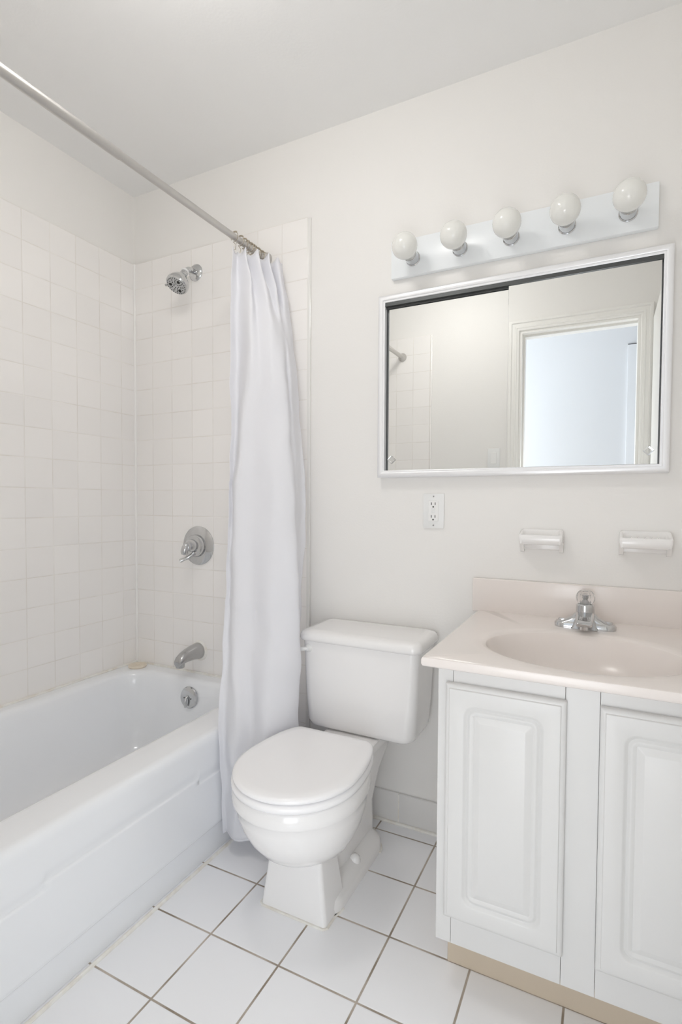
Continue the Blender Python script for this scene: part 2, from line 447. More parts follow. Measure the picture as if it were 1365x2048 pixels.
# shower valve
V = Vector((0.366, -0.008, 0.925))
t = thing('shower_valve', tuple(V), 'round chrome shower mixer valve with lever handle on tiled wall', 'shower valve')
b = B(); lathe(b, V, (0, -1, 0), [(0, 0.080), (0.004, 0.080), (0.009, 0.073), (0.011, 0.056), (0.013, 0.052), (0.014, 0.002)], 56); obj('escutcheon', b, 'chrome', t)
b = B(); lathe(b, V, (0, -1, 0), [(0.012, 0.047), (0.030, 0.045), (0.036, 0.042), (0.038, 0.036), (0.039, 0.002)], 48); obj('valve_collar', b, 'chrome', t)
b = B(); lathe(b, V+Vector((0, 0, 0.002)), (0, -1, 0), [(0.036, 0.026), (0.060, 0.022), (0.068, 0.017), (0.070, 0.002)], 36)
lev = [V+Vector(p) for p in ((-0.004, -0.055, 0.014), (-0.006, -0.068, 0.004), (-0.010, -0.074, -0.014), (-0.014, -0.072, -0.030))]
tube(b, spline(lev, 6), [0.006+0.009*math.sin(PI*min(1, i/18*0.75)) for i in range(19)], 16)
obj('handle', b, 'chrome', t)
b = B(); tube(b, [V+Vector(p) for p in ((0.004, -0.034, -0.030), (0.000, -0.046, -0.038), (-0.012, -0.058, -0.047), (-0.026, -0.066, -0.054))], [0.010, 0.0085, 0.0075, 0.007], 16)
lathe(b, V+Vector((-0.026, -0.066, -0.054)), (-0.7, -0.45, -0.4), [(-0.004, 0.007), (0.012, 0.0085), (0.014, 0.006), (0.0142, 0.001)], 16)
obj('diverter_lever', b, 'chrome', t)

# shower head
F = Vector((0.356, -0.008, 2.040))
t = thing('shower_fixture', tuple(F), 'chrome shower head on short bent arm high on tiled wall', 'shower head')
b = B(); lathe(b, F, (0, -1, 0), [(0, 0.034), (0.003, 0.034), (0.008, 0.030), (0.012, 0.020), (0.013, 0.012)], 40); obj('wall_flange', b, 'chrome', t)
arm = spline([F, F+Vector((0, -0.025, 0.0)), F+Vector((0, -0.045, -0.004)), F+Vector((0, -0.066, -0.020))], 6)
b = B(); tube(b, arm, 0.0105, 20); obj('shower_arm', b, 'chrome', t)
hp = F+Vector((0.0, -0.064, -0.018)); hd = Vector((-0.05, -0.50, -0.80)).normalized()
b = B(); lathe(b, hp, hd, [(-0.006, 0.011), (-0.002, 0.015), (0.004, 0.015), (0.005, 0.0125)], 24); obj('white_washer', b, 'plastic', t)
b = B(); lathe(b, hp, hd, [(0.004, 0.012), (0.014, 0.0145), (0.022, 0.015), (0.030, 0.020), (0.042, 0.030), (0.056, 0.039), (0.066, 0.043), (0.072, 0.0445), (0.080, 0.0440), (0.084, 0.0405)], 44)
hb = obj('head_body', b, 'chrome', t)
b = B(); lathe(b, hp, hd, [(0.083, 0.0405), (0.0855, 0.040), (0.086, 0.002)], 44); face = obj('spray_face', b, mat('satin_grey_face', (0.55, 0.56, 0.56), 0.3, 0.5), t)
b = B(); _, fu, fv = frame_of(hd); fc = hp+hd*0.0855
for r, n, s in ((0.036, 26, 0.0018), (0.028, 12, 0.0022), (0.019, 10, 0.0024), (0.010, 7, 0.0021)):
    for k in range(n):
        a = 2*PI*k/n + r*40
        lathe(b, fc+fu*(r*math.cos(a))+fv*(r*math.sin(a)), hd, [(0, s), (0.0018, s*0.8), (0.002, s*0.1)], 8)
for a in (0.6, 0.6+2*PI/3, 0.6+4*PI/3):
    lathe(b, fc+fu*(0.024*math.cos(a))+fv*(0.024*math.sin(a)), hd, [(0, 0.0065), (0.0014, 0.0062), (0.0016, 0.001)], 16)
obj('nozzles', b, 'dark', face)
b = B(); tube(b, [hp+hd*0.076+Vector((-0.040, 0, 0.004)), hp+hd*0.076+Vector((-0.058, -0.004, 0.006))], 0.0045, 12); obj('spray_tab', b, 'dullchrome', hb)

# rubber stopper on the rim corner
b = B()
lathe(b, (0.072, -0.066, TZ+0.0005), (0, 0, 1), [(0, 0.036), (0.005, 0.039), (0.010, 0.037), (0.012, 0.022), (0.011, 0.016), (0.011, 0.002)], 36)
t = thing('sink_stopper', (0.072, -0.066, TZ), 'flat beige rubber stopper lying in the back corner of the tub rim', 'stopper')
obj('disc', b, 'stopper', t)
b = B()
lathe(b, (0.072, -0.066, TZ+0.008), (0, 0, 1), [(0, 0.009), (0.005, 0.009), (0.006, 0.002)], 16); obj('grip', b, 'stopper', t)

# ------------------------------------------------------------------ curtain rod, rings, curtain
RX, RZ = 0.700, 2.023
t = thing('shower_curtain_rod', (RX, -0.78, RZ), 'long brushed steel shower curtain rod spanning wall to wall over the tub', 'curtain rod')
b = B(); tube(b, [(RX, -0.010, RZ), (RX, -0.72, RZ)], 0.0112, 28); obj('inner_tube', b, 'rod', t)
b = B(); lathe(b, (RX, -0.70, RZ), (0, -1, 0), [(0, 0.0112), (0.0005, 0.0128), (0.845, 0.0128)], 28); obj('outer_tube', b, 'rod', t)
for y, s in ((-0.008, -1), (YF+0.008, 1)):
    b = B(); lathe(b, (RX, y, RZ), (0, s, 0), [(0, 0.026), (0.006, 0.026), (0.014, 0.021), (0.026, 0.017), (0.030, 0.0125)], 28); obj('end_flange', b, 'rod', t)

# plan view of the curtain at seven heights (top, slack folds, hem)
ROWS = [
 (1.972, [(0.705,-0.222),(0.694,-0.178),(0.742,-0.195),(0.712,-0.148),(0.770,-0.165),(0.730,-0.105),(0.788,-0.122),(0.745,-0.062),(0.798,-0.078),(0.785,-0.030)]),
 (1.85,  [(0.708,-0.235),(0.712,-0.200),(0.780,-0.225),(0.770,-0.190),(0.822,-0.195),(0.800,-0.140),(0.830,-0.140),(0.800,-0.090),(0.828,-0.092),(0.815,-0.040)]),
 (1.60,  [(0.716,-0.250),(0.729,-0.220),(0.809,-0.270),(0.840,-0.252),(0.886,-0.250),(0.906,-0.220),(0.894,-0.180),(0.898,-0.165),(0.878,-0.105),(0.862,-0.060)]),
 (1.35,  [(0.733,-0.270),(0.743,-0.250),(0.801,-0.300),(0.845,-0.285),(0.906,-0.280),(0.946,-0.250),(0.928,-0.205),(0.928,-0.180),(0.900,-0.110),(0.895,-0.080)]),
 (1.12,  [(0.748,-0.300),(0.752,-0.285),(0.799,-0.330),(0.853,-0.310),(0.935,-0.310),(0.979,-0.270),(0.958,-0.222),(0.950,-0.190),(0.920,-0.120),(0.928,-0.100)]),
 (0.75,  [(0.762,-0.340),(0.774,-0.330),(0.817,-0.360),(0.874,-0.340),(0.953,-0.350),(1.016,-0.290),(0.915,-0.225),(0.905,-0.160),(0.900,-0.120),(0.910,-0.100)]),
 (0.40,  [(0.796,-0.415),(0.812,-0.400),(0.866,-0.425),(0.905,-0.395),(0.975,-0.405),(1.010,-0.285),(0.898,-0.225),(0.891,-0.160),(0.876,-0.120),(0.877,-0.080)]),
 (0.055, [(0.803,-0.402),(0.815,-0.392),(0.862,-0.420),(0.900,-0.395),(0.955,-0.390),(0.985,-0.275),(0.879,-0.220),(0.861,-0.160),(0.856,-0.120),(0.853,-0.080)]),
]
ROWS = ROWS[::-1]
plans = [spline([(x, y, 0) for x, y in pts], 10) for _, pts in ROWS]
nu = len(plans[0]); nv = 130
def interp_rows(i, z):
    zz = [r[0] for r in ROWS]
    for k in range(len(zz)-1):
        if z <= zz[k+1] or k == len(zz)-2:
            t_ = (z-zz[k])/(zz[k+1]-zz[k])
            p = plans[max(k-1, 0)][i]; a = plans[k][i]; c = plans[k+1][i]; q = plans[min(k+2, len(zz)-1)][i]
            return 0.5*((2*a)+(c-p)*t_+(2*p-5*a+4*c-q)*t_*t_+(3*a-p-3*c+q)*t_**3)
random.seed(3)
ph = [random.uniform(0, 6.28) for _ in range(8)]
b = B(); rings = []
for j in range(nv+1):
    f = j/nv; row = []
    for i in range(nu):
        s = i/(nu-1)
        sag = 0.012*(0.5-0.5*math.cos(2*PI*s*9))      # the top edge droops between the rings
        z = 0.055 + (1.985-sag-0.055)*f
        p = interp_rows(i, min(z, 1.972))
        a = 0.0022*(1-0.5*f)
        wx = a*(math.sin(23*z+ph[0]+9*s)+0.7*math.sin(51*z-14*s+ph[1]))
        wy = a*(math.sin(31*z+ph[2]-11*s)+0.7*math.sin(44*s+17*z+ph[3]))
        for zc in (0.78, 1.17, 0.36):                 # flattened packing creases
            wy -= 0.003*math.exp(-((z-zc)/0.006)**2)
        row.append(Vector((p.x+wx, p.y+wy, z)))
    rings.append(row)
loft(b, rings, closed=False)
cur = obj('shower_curtain', b, 'curtain', ang=70)
tag(cur, 'white fabric shower curtain pushed to the wall between tub and toilet', 'shower curtain')
sol = cur.modifiers.new('thickness', 'SOLIDIFY'); sol.thickness = 0.0012; sol.offset = 0
b = B()
hem = []
for i in range(nu):
    p = rings[0][i]; hem.append(p+Vector((0, 0, 0.004)))
tube(b, hem, 0.0022, 8); obj('hem', b, 'curtain', cur)

def make_ring():
    r = thing('curtain_ring', (RX, 0, RZ), 'ring', 'curtain ring', 'wire hooks holding the curtain on the rod')
    b_ = B(); pts = []
    for k in range(25):
        a = math.radians(-115 + 320*k/24)
        pts.append(Vector((RX+0.0165*math.sin(a), 0, RZ+0.001+0.0165*math.cos(a))))
    pts.append(Vector((RX+0.006, 0, RZ-0.028))); pts.append(Vector((RX+0.003, 0, RZ-0.044))); pts.append(Vector((RX-0.003, 0, RZ-0.042)))
    tube(b_, pts, 0.0011, 8); obj('wire', b_, 'ring', r)
    b_ = B()
    for k in range(5):
        a = math.radians(-30+k*17)
        bmesh.ops.create_icosphere(b_, subdivisions=2, radius=0.0030, matrix=Matrix.Translation((RX+0.0165*math.sin(a), 0, RZ+0.002+0.0165*math.cos(a))))
    obj('roller_beads', b_, 'ring', r)
    return r
ring0 = make_ring()
for k, y in enumerate((-0.205, -0.172, -0.150, -0.132, -0.116, -0.101, -0.087, -0.073, -0.059, -0.045, -0.031, -0.019)):
    if k == 0: r = ring0
    else:
        r = ring0.copy(); COL.objects.link(r)
        for ch in ring0.children:
            c = ch.copy(); COL.objects.link(c); c.parent = r
    r.location = (RX, y, RZ)
    r.rotation_euler = (0, random.uniform(-0.12, 0.12), random.uniform(-0.25, 0.25))
    r['label'] = ('beaded wire curtain hook nearest the camera, at the loose edge of the curtain' if k == 0 else
                  'second beaded wire curtain hook from the loose edge of the curtain' if k == 1 else
                  'beaded wire curtain hook in the tight bunch beside the wall')

# ------------------------------------------------------------------ toilet
TC, BC, KC = 1.159, 1.144, 1.180       # centre lines of bowl, foot and tank
toilet = thing('toilet', (TC, -0.35, 0), 'white two-piece toilet with closed round lid between curtain and vanity', 'toilet')
def egg(hw, yf, yb, yc, z, n=56, flat=None, pf=2.0, pb=2.2):
    """ring with half width hw, front at yf, back at yb, widest at yc"""
    o = []
    for i in range(n):
        a = 2*PI*i/n; c, s = math.cos(a), math.sin(a)
        p = pf if s < 0 else pb
        x = hw*math.copysign(abs(c)**(2/p), c)
        y = (yc-yf if s < 0 else yb-yc)*math.copysign(abs(s)**(2/p), s)
        o.append(Vector((TC+x, yc+y, z)))
    return o
b = B()
loft(b, [egg(0.166, -0.710, -0.31, -0.53, 0.386), egg(0.171, -0.716, -0.30, -0.53, 0.380), egg(0.172, -0.719, -0.30, -0.53, 0.354),
         egg(0.170, -0.716, -0.30, -0.53, 0.347), egg(0.165, -0.709, -0.30, -0.53, 0.340), egg(0.162, -0.705, -0.30, -0.53, 0.320),
         egg(0.154, -0.692, -0.30, -0.525, 0.285), egg(0.141, -0.670, -0.30, -0.515, 0.248), egg(0.122, -0.640, -0.30, -0.50, 0.214),
         egg(0.095, -0.603, -0.30, -0.48, 0.190), egg(0.062, -0.562, -0.32, -0.46, 0.174)][::-1])
# deck under the tank and the trapway behind the bowl
loft(b, [rrect(BC, -0.245, 0.062, 0.150, 0.05, 0.0), rrect(BC, -0.245, 0.058, 0.150, 0.05, 0.14), rrect(BC+0.01, -0.24, 0.064, 0.165, 0.05, 0.24),
         rrect(TC, -0.22, 0.078, 0.19, 0.04, 0.325), rrect(TC, -0.22, 0.088, 0.19, 0.04, 0.345), rrect(TC, -0.22, 0.091, 0.19, 0.04, 0.368), rrect(TC, -0.22, 0.087, 0.184, 0.035, 0.372)])
# front pedestal column, flaring to the floor with crisp front edges
loft(b, [rrect(BC-0.006, -0.472, 0.101, 0.064, 0.012, 0.0), rrect(BC-0.006, -0.473, 0.099, 0.061, 0.012, 0.02), rrect(BC-0.004, -0.478, 0.089, 0.055, 0.012, 0.09),
         rrect(BC, -0.485, 0.080, 0.050, 0.012, 0.16), rrect(BC+0.002, -0.488, 0.074, 0.050, 0.012, 0.25)])
# foot flange
loft(b, [rrect(BC, -0.315, 0.103, 0.205, 0.075, 0.0), rrect(BC, -0.315, 0.103, 0.205, 0.075, 0.020), rrect(BC, -0.315, 0.098, 0.200, 0.07, 0.034), rrect(BC, -0.315, 0.066, 0.18, 0.05, 0.052)])
obj('bowl', b, 'porcelain', toilet, ang=50)
b = B(); 
tube(b, [Vector((p.x, p.y, 0.001)) for p in rrect(BC, -0.315, 0.104, 0.206, 0.075, 0)], 0.004, 6)
tube(b, [(BC-0.108, -0.47, 0.001), (BC-0.108, -0.532, 0.001), (BC-0.100, -0.538, 0.001), (BC+0.088, -0.538, 0.001), (BC+0.096, -0.530, 0.001), (BC+0.096, -0.45, 0.001)], 0.004, 6)
obj('caulk_bead', b, 'caulk', toilet)
for s in (-1, 1):
    b = B(); lathe(b, (BC+s*0.074, -0.306, 0.034), (0, 0, 1), [(0, 0.0165), (0.010, 0.0165), (0.019, 0.0145), (0.025, 0.009), (0.028, 0.001)], 24)
    obj('bolt_cap', b, 'porcelain', toilet)
# tank
b = B()
tk = [(0.372, 0.158, -0.195, -0.045, 0.03), (0.375, 0.170, -0.208, -0.036, 0.035), (0.383, 0.179, -0.217, -0.030, 0.036), (0.396, 0.184, -0.220, -0.027, 0.034),
      (0.48, 0.190, -0.221, -0.025, 0.030), (0.60, 0.195, -0.222, -0.024, 0.028), (0.658, 0.198, -0.222, -0.024, 0.028)]
loft(b, [rrect(KC, (y0+y1)/2, hx, (y1-y0)/2, r, z) for z, hx, y0, y1, r in tk])
obj('tank', b, 'porcelain', toilet, ang=50)
b = B()
lk = [(0.656, 0.200, -0.226, -0.018, 0.028), (0.658, 0.205, -0.231, -0.014, 0.030), (0.664, 0.208, -0.234, -0.012, 0.030), (0.676, 0.207, -0.233, -0.012, 0.030),
      (0.684, 0.203, -0.228, -0.015, 0.028), (0.689, 0.195, -0.219, -0.020, 0.025), (0.691, 0.180, -0.200, -0.028, 0.020)]
loft(b, [rrect(KC, (y0+y1)/2, hx, (y1-y0)/2, r, z) for z, hx, y0, y1, r in lk])
obj('tank_lid', b, 'porcelain', toilet, ang=60)
b = B()
lathe(b, (1.010, -0.218, 0.632), (0, -1, 0), [(0, 0.013), (0.006, 0.013), (0.010, 0.010), (0.018, 0.006)], 20)
tube(b, [(1.010, -0.230, 0.632), (0.995, -0.240, 0.631), (0.962, -0.244, 0.626)], [0.006, 0.007, 0.008], 12)
obj('flush_lever', b, 'plastic', toilet)
# seat and lid, flat cut at the hinge
def dring(hw, yf, z, yb=-0.328, hb=0.108, n=40, g=0.0):
    """round front half, sides closing to a straight hinge edge; g shrinks it"""
    o = []; yc = -0.535
    hw -= g; yf += g; yb -= g; hb -= g
    for i in range(n+1):
        a = PI + PI*i/n
        o.append(Vector((TC+hw*math.cos(a), yc+(yc-yf)*math.sin(a), z)))
    m = 14
    for i in range(1, m):
        t_ = i/m; a = t_*PI/2
        o.append(Vector((TC+hb+(hw-hb)*math.cos(a)**1.0, yc+(yb-yc)*math.sin(a)**1.15, z)))
    o.append(Vector((TC+hb-0.01, yb, z))); o.append(Vector((TC-hb+0.01, yb, z)))
    for i in range(m-1, 0, -1):
        t_ = i/m; a = t_*PI/2
        o.append(Vector((TC-hb-(hw-hb)*math.cos(a)**1.0, yc+(yb-yc)*math.sin(a)**1.15, z)))
    return o
b = B(); loft(b, [dring(0.170, -0.724, 0.3885, g=0.006), dring(0.170, -0.724, 0.391, g=0.001), dring(0.170, -0.724, 0.398), dring(0.170, -0.724, 0.405, g=0.002), dring(0.170, -0.724, 0.4075, g=0.008)])
seat = obj('seat', b, 'seat', toilet, ang=60)
b = B(); loft(b, [dring(0.167, -0.721, 0.4095, g=0.006), dring(0.167, -0.721, 0.412, g=0.001), dring(0.167, -0.721, 0.417), dring(0.167, -0.721, 0.4215, g=0.003), dring(0.167, -0.721, 0.425, g=0.010), dring(0.167, -0.721, 0.4268, g=0.03), dring(0.167, -0.721, 0.4275, g=0.08)])
obj('lid', b, 'seat', toilet, ang=60)
for s in (-1, 1):
    b = B(); box(b, TC+s*0.06-0.018, TC+s*0.06+0.018, -0.336, -0.310, 0.372, 0.408, 0.006, 3); obj('hinge', b, 'seat', toilet)

# ------------------------------------------------------------------ vanity cabinet
VX0, VX1, VY = 1.536, 2.118, -0.565
van = thing('vanity_cabinet', (1.83, -0.28, 0), 'white vanity cabinet with two raised panel doors under the sink', 'cabinet')
b = B()
box(b, VX0, VX0+0.016, VY+0.018, -0.015, 0.12, 0.745); box(b, VX1-0.016, VX1, VY+0.018, -0.015, 0.12, 0.745)
box(b, VX0+0.016, VX1-0.016, VY+0.018, -0.015, 0.12, 0.136); box(b, VX0+0.016, VX1-0.016, -0.024, -0.015, 0.136, 0.745)
obj('carcass', b, 'cab', van, smooth=False)
b = B(); g = 0.0004
for x0, x1, z0, z1 in ((VX0, 1.570, 0.12, 0.745), (1.797, 1.860, 0.12, 0.745), (2.088, VX1, 0.12, 0.745),
                       (1.570, 1.797, 0.12, 0.195), (1.570, 1.797, 0.700, 0.745), (1.860, 2.088, 0.12, 0.195), (1.860, 2.088, 0.700, 0.745)):
    box(b, x0+g, x1-g, VY, VY+0.018, z0, z1, 0.0006, 1)
obj('face_frame', b, 'cab', van, smooth=False)
b = B(); box(b, VX0+0.006, VX1-0.01, -0.478, -0.462, 0.0, 0.12, 0.001, 1)
box(b, VX0+0.010, VX0+0.022, -0.462, -0.03, 0.0, 0.12)
obj('toe_board', b, 'toe', van, smooth=False)
def panel_door(x0, x1, z0, z1):
    """moulded slab door: eased edge, routed groove with rounded corners, bevelled centre field"""
    b_ = B(); yb, yf = VY-0.001, VY-0.019
    def R(ins, y, rad):
        hx, hz = (x1-x0)/2-ins, (z1-z0)/2-ins
        return [Vector((p.x, y, p.y)) for p in rrect((x0+x1)/2, (z0+z1)/2, hx, hz, rad, 0, 8)]
    rr = [R(0, yb, 0.0015), R(0, yf+0.009, 0.0015), R(0.0015, yf+0.006, 0.0015), R(0.006, yf+0.0035, 0.0015), R(0.009, yf+0.003, 0.0015), R(0.0105, yf+0.0005, 0.0015), R(0.013, yf, 0.0015),
          R(0.040, yf, 0.024), R(0.043, yf+0.001, 0.023), R(0.0455, yf+0.0045, 0.021), R(0.0485, yf+0.0058, 0.019), R(0.052, yf+0.0045, 0.016), R(0.0535, yf+0.003, 0.015), R(0.0560, yf+0.0028, 0.012),
          R(0.062, yf+0.0052, 0.006), R(0.0625, yf+0.0054, 0.004), R(0.075, yf+0.0004, 0.0012), R(0.0762, yf, 0.0012)]
    loft(b_, rr)
    return obj('door', b_, 'cab', van, ang=40)
panel_door(1.556, 1.800, 0.187, 0.712)
panel_door(1.860, 2.102, 0.187, 0.712)

# vanity top: countertop, splash, basin
CT, CB = 0.769, 0.747
top = thing('sink_countertop', (1.817, -0.3, CT), 'pinkish cultured marble vanity top with moulded oval basin and backsplash', 'vanity top')
bx, by, ba, bc = 1.817, -0.370, 0.213, 0.174
X0, X1, Y0, Y1 = 1.507, 2.132, -0.600, -0.0015
cx, cy = bx, by
A = ang_list(X0, X1, Y0, Y1, 144)
def ell(k, z, sy=0.0): return [Vector((bx+ba*k*math.cos(a), by+sy+bc*k*math.sin(a), z)) for a in A]
def R2(ins, z): return [on_rect(a, X0+ins, X1-ins*0.2, Y0+ins, Y1, z) for a in A]
# angles to the ellipse follow the rectangle's, so map by true direction
def elld(k, z, sy=0.0):
    o = []
    for a in A:
        dx, dy = math.cos(a), math.sin(a)
        t_ = 1/math.sqrt((dx/(ba*k))**2+(dy/(bc*k))**2)
        o.append(Vector((bx+dx*t_, by+sy+dy*t_, z)))
    return o
b = B(); loft(b, [elld(1.02, CB), R2(0.004, CB), R2(0.0015, CB+0.002), R2(0, CB+0.006), R2(0, CT-0.006), R2(0.0015, CT-0.002), R2(0.006, CT), elld(1.16, CT), elld(1.07, CT-0.0008), elld(1.02, CT-0.003), elld(1.0, CT-0.0065)], False, False)
obj('countertop', b, 'marble', top, ang=40)
b = B(); loft(b, [elld(1.0, CT-0.0065), elld(0.985, CT-0.012), elld(0.965, CT-0.025), elld(0.92, CT-0.048), elld(0.84, CT-0.074), elld(0.72, CT-0.094), elld(0.5, CT-0.109), elld(0.25, CT-0.114), elld(0.11, CT-0.116)], False, True)
obj('basin', b, 'marble', top, ang=60)
b = B(); lathe(b, (bx, by, CT-0.116), (0, 0, 1), [(0, 0.022), (0.003, 0.022), (0.004, 0.018), (0.002, 0.010), (0.004, 0.002)], 24)
obj('drain', b, 'chrome', top)
b = B(); box(b, 1.491, 2.132, -0.021, -0.0015, CT-0.004, 0.870, 0.003, 3)
obj('backsplash', b, 'marble', top)

# faucet
fx, fy = 1.817, -0.125
fa = thing('sink_faucet', (fx, fy, CT), 'chrome centerset faucet with clear knob behind the basin', 'faucet')
b = B()
def deck_ring(k, z, hx, hy):
    return rrect(fx, fy, hx, hy, hy*0.95, z, 8)
loft(b, [deck_ring(0, CT, 0.076, 0.027), deck_ring(0, CT+0.010, 0.076, 0.027), deck_ring(0, CT+0.015, 0.072, 0.024), deck_ring(0, CT+0.020, 0.055, 0.022), deck_ring(0, CT+0.030, 0.034, 0.021), deck_ring(0, CT+0.040, 0.026, 0.020)])
obj('base_plate', b, 'chrome', fa, ang=50)
for s in (-1, 1):
    b = B(); loft(b, [rrect(fx+s*0.052, fy, 0.016, 0.010, 0.009, CT+0.0165), rrect(fx+s*0.052, fy, 0.014, 0.0085, 0.008, CT+0.0215), rrect(fx+s*0.052, fy, 0.010, 0.005, 0.0045, CT+0.0222)])
    obj('wing_ridge', b, 'chrome', fa)
b = B()
loft(b, [rrect(fx, fy-0.004, 0.034, 0.029, 0.008, CT+0.001), rrect(fx, fy-0.003, 0.031, 0.026, 0.008, CT+0.010), rrect(fx, fy-0.002, 0.027, 0.022, 0.009, CT+0.024), rrect(fx, fy, 0.0245, 0.021, 0.012, CT+0.036)])
obj('centre_body', b, 'dullchrome', fa, ang=50)
b = B()
sp = [(0.012, CT+0.033, 0.0235, 0.013), (-0.020, CT+0.034, 0.023, 0.012), (-0.050, CT+0.031, 0.0215, 0.0085), (-0.075, CT+0.027, 0.020, 0.007), (-0.088, CT+0.025, 0.019, 0.0055), (-0.092, CT+0.0245, 0.015, 0.003)]
rs = []
for dy, z, rx, rz in sp:
    rs.append([Vector((p.x, fy+dy, p.y)) for p in rrect(fx, z, rx, rz, rz*0.8, 0, 6)])
loft(b, rs); spout = obj('spout', b, 'chrome', fa, ang=50)
b = B(); lathe(b, (fx, fy-0.076, CT+0.023), (0, 0, -1), [(0, 0.0105), (0.013, 0.0105), (0.0132, 0.008), (0.010, 0.0075)], 24)
obj('aerator', b, 'chrome', spout)
b = B(); lathe(b, (fx, fy, CT+0.036), (0, 0, 1), [(0, 0.0235), (0.006, 0.0235), (0.026, 0.0225), (0.029, 0.020), (0.030, 0.012)], 36)
obj('valve_collar', b, 'chrome', fa)
b = B(); lathe(b, (fx, fy, CT+0.065), (0, 0, 1), [(0, 0.015), (0.006, 0.010), (0.014, 0.004), (0.022, 0.008), (0.023, 0.001)], 24)
obj('knob_core', b, 'dullchrome', fa)
b = B(); d_, u_, v_ = frame_of((0, 0, 1)); o_ = Vector((fx, fy, CT+0.065)); rs = []
for t_, r in ((0.001, 0.017), (0.006, 0.021), (0.014, 0.0235), (0.022, 0.0235), (0.030, 0.020), (0.036, 0.014), (0.038, 0.004)):
    rs.append([o_+d_*t_+u_*((r*(1-0.05*(k % 2)))*math.cos(2*PI*k/24))+v_*((r*(1-0.05*(k % 2)))*math.sin(2*PI*k/24)) for k in range(24)])
loft(b, rs); obj('clear_knob', b, 'acrylic', fa, ang=20)

# ------------------------------------------------------------------ soap dishes on the wall
def soap_dish(x0, x1, zt, deep, label):
    cxm = (x0+x1)/2; w_ = x1-x0
    t_ = thing('soap_dish', (cxm, 0, zt-0.03), label, 'soap dish', 'ceramic soap dishes above the vanity')
    b_ = B(); box(b_, x0+0.002, x1-0.002, -0.009, -0.0005, zt-0.062, zt-0.002, 0.003, 3); obj('back_plate', b_, 'soap', t_)
    b_ = B()
    # tray: outer shell lofted with a hollow, its rim sloping down to the front lip
    yc, hy = -deep/2-0.002, deep/2
    def sl(ring): return [Vector((p.x, p.y, p.z+0.30*(p.y-(yc+hy)))) for p in ring]
    rr = [sl(rrect(cxm, yc, w_/2-0.008, hy-0.006, 0.008, zt-0.030)), sl(rrect(cxm, yc, w_/2-0.002, hy-0.001, 0.008, zt-0.026)), sl(rrect(cxm, yc, w_/2, hy, 0.008, zt-0.012)),
          sl(rrect(cxm, yc, w_/2, hy, 0.008, zt-0.003)), sl(rrect(cxm, yc, w_/2-0.002, hy-0.002, 0.007, zt)), sl(rrect(cxm, yc, w_/2-0.007, hy-0.006, 0.006, zt)), sl(rrect(cxm, yc, w_/2-0.010, hy-0.009, 0.006, zt-0.004)), sl(rrect(cxm, yc, w_/2-0.016, hy-0.014, 0.006, zt-0.015))]
    loft(b_, rr); tr_ = obj('tray', b_, 'soap', t_, ang=60)
    b_ = B()
    for k in range(5):
        xx = cxm+(k-2)*w_*0.13
        box(b_, xx-0.0025, xx+0.0025, yc-hy+0.018, yc+hy-0.014, zt-0.034, zt-0.017, 0.0008, 1)
    obj('ridges', b_, 'soap', tr_)
    for xx in (x0, x1-0.011):
        b_ = B()
        loft(b_, [[Vector((xx, -0.002, zt-0.070)), Vector((xx+0.011, -0.002, zt-0.070)), Vector((xx+0.011, -0.014, zt-0.068)), Vector((xx, -0.014, zt-0.068))],
                  [Vector((xx, -0.002, zt-0.02)), Vector((xx+0.011, -0.002, zt-0.02)), Vector((xx+0.011, -0.046, zt-0.034)), Vector((xx, -0.046, zt-0.034))]])
        obj('side_bracket', b_, 'soap', t_, smooth=False)
soap_dish(1.632, 1.752, 1.029, 0.056, 'white ceramic soap dish on wall, the smaller one nearer the outlet')
soap_dish(1.896, 2.022, 1.031, 0.064, 'white ceramic soap dish on wall, the larger one nearer the right edge')

# outlet
ot = thing('wall_outlet', (1.3575, 0, 1.08), 'white GFCI wall outlet with two sockets below the mirror cabinet', 'outlet')
b = B(); box(b, 1.3225, 1.3925, -0.006, -0.0003, 1.0225, 1.1370, 0.002, 2); pl = obj('cover_plate', b, 'plastic', ot)
b = B(); box(b, 1.3405, 1.3745, -0.0085, -0.005, 1.046, 1.1135, 0.001, 1); rc = obj('receptacle', b, 'outlet', ot)
for zc in (1.1005, 1.0585):
    for q in (-1, 1):
        b = B(); box(b, 1.3575+q*0.0063-0.0012, 1.3575+q*0.0063+0.0012, -0.0089, -0.0083, zc-0.0042+0.003, zc+0.0042+0.003); obj('blade_slot', b, 'dark', rc)
    b = B(); lathe(b, (1.3575, -0.0083, zc-0.0075), (0, -1, 0), [(0, 0.0027), (0.0006, 0.0027)], 14); obj('ground_hole', b, 'dark', rc)
for z0 in (1.0735, 1.0825):
    b = B(); box(b, 1.3510, 1.3640, -0.0098, -0.0083, z0, z0+0.0065, 0.0005, 1); obj('button', b, 'plastic', rc)
for z0 in (1.0322, 1.1272):
    b = B(); lathe(b, (1.3575, -0.006, z0), (0, -1, 0), [(0, 0.0028), (0.0007, 0.0024), (0.0008, 0.0003)], 14); obj('screw', b, 'dullchrome', pl)

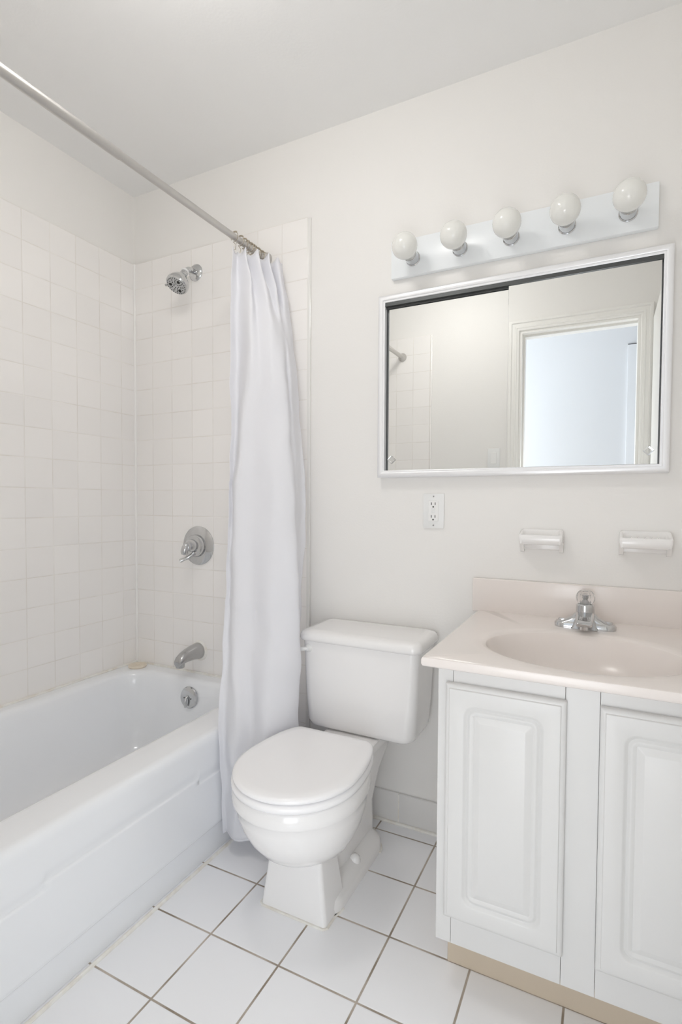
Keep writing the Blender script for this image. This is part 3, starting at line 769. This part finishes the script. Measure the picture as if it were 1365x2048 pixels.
# ------------------------------------------------------------------ mirror cabinet
mc = thing('mirror_cabinet', (1.589, 0, 1.19), 'wide mirrored cabinet with white metal frame and two sliding mirror doors', 'mirror cabinet')
mx0, mx1, mz0, mz1 = 1.167, 2.011, 1.191, 1.799
b = B()
def fr(ins, y):
    return [Vector((mx0+ins, y, mz0+ins)), Vector((mx1-ins, y, mz0+ins)), Vector((mx1-ins, y, mz1-ins)), Vector((mx0+ins, y, mz1-ins))]
vr = loft(b, [fr(0.0, -0.0008), fr(0.0, -0.026), fr(0.001, -0.030), fr(0.004, -0.0325), fr(0.009, -0.0335), fr(0.015, -0.0325), fr(0.017, -0.031), fr(0.0175, -0.0285), fr(0.022, -0.028), fr(0.0235, -0.027), fr(0.024, -0.010)], False, False)
obj('frame', b, 'alu', mc, ang=40)
b = B(); box(b, mx0+0.02, mx1-0.02, -0.004, -0.001, mz0+0.02, mz1-0.02); obj('back_panel', b, mat('tarnished_backing', (0.30, 0.31, 0.31), 0.35, 0.7), mc)
b = B()
box(b, mx0+0.0235, mx1-0.0235, -0.027, -0.004, mz1-0.036, mz1-0.033); box(b, mx0+0.0235, mx1-0.0235, -0.0265, -0.0245, mz1-0.033, mz1-0.024)
box(b, mx0+0.0235, mx1-0.0235, -0.017, -0.015, mz1-0.042, mz1-0.024)
obj('track', b, 'track', mc, smooth=False)
b = B(); box(b, mx0+0.0325, 1.620, -0.0115, -0.0075, mz0+0.024, mz1-0.0425, 0.0006, 1)
mdl = obj('mirror_door', b, 'mirror', mc, smooth=False)
b = B(); box(b, 1.5875, mx1-0.0275, -0.0225, -0.0185, mz0+0.024, mz1-0.0362, 0.0006, 1)
mdr = obj('mirror_door', b, 'mirror', mc, smooth=False)
for px_, py_, par in ((1.2125, -0.0115, mdl), (1.962, -0.0225, mdr)):
    b = B()
    for rr_, y0, y1 in ((0.0135, py_-0.0005, py_-0.006),):
        loft(b, [[Vector((px_+rr_*math.cos(PI/2*k), y0, 1.2515+rr_*math.sin(PI/2*k))) for k in range(4)],
                 [Vector((px_+rr_*math.cos(PI/2*k), y1, 1.2515+rr_*math.sin(PI/2*k))) for k in range(4)],
                 [Vector((px_+rr_*0.72*math.cos(PI/2*k), y1-0.002, 1.2515+rr_*0.72*math.sin(PI/2*k))) for k in range(4)]])
    obj('door_pull', b, 'acrylic', par, smooth=False)

# ------------------------------------------------------------------ vanity light bar
lb = thing('vanity_light_bar', (1.59, 0, 1.914), 'white vanity light bar with five unlit globe bulbs above the mirror', 'light fixture')
b = B(); box(b, 1.208, 1.973, -0.020, -0.0005, 1.853, 1.973, 0.0015, 2); obj('back_plate', b, 'bar', lb)
for i in range(5):
    x = 1.2845+0.154*i
    b = B(); lathe(b, (x, -0.020, 1.905), (0, -1, 0), [(0, 0.024), (0.002, 0.024), (0.004, 0.0215), (0.036, 0.0215), (0.038, 0.020), (0.0382, 0.006)], 32)
    so = obj('socket', b, 'chrome', lb)
    b = B(); o_ = Vector((x, -0.1045, 1.9115)); r = 0.040
    tilt = (-0.10 if i == 0 else 0.02, -1, 0.09)
    dd = Vector(tilt).normalized(); prof = []
    neck = 0.0155
    prof.append((-0.052, 0.0145)); prof.append((-0.044, neck)); 
    for k in range(28):
        a = math.radians(152 - 152*k/27)
        prof.append((r*math.cos(a), max(r*math.sin(a), 0.0006)))
    lathe(b, o_, dd, prof, 40)
    obj('bulb', b, 'bulb', lb, ang=70)

# light switch on the front wall, seen in the mirror
sw = thing('light_switch', (1.268, YF, 1.37), 'white light switch on the front wall reflected in the left mirror door', 'light switch')
b = B(); box(b, 1.233, 1.303, YF+0.0003, YF+0.006, 1.312, 1.428, 0.002, 2); obj('cover_plate', b, 'plastic', sw)
b = B(); box(b, 1.2515, 1.2845, YF+0.005, YF+0.0085, 1.337, 1.403, 0.001, 1); obj('rocker', b, 'outlet', sw)
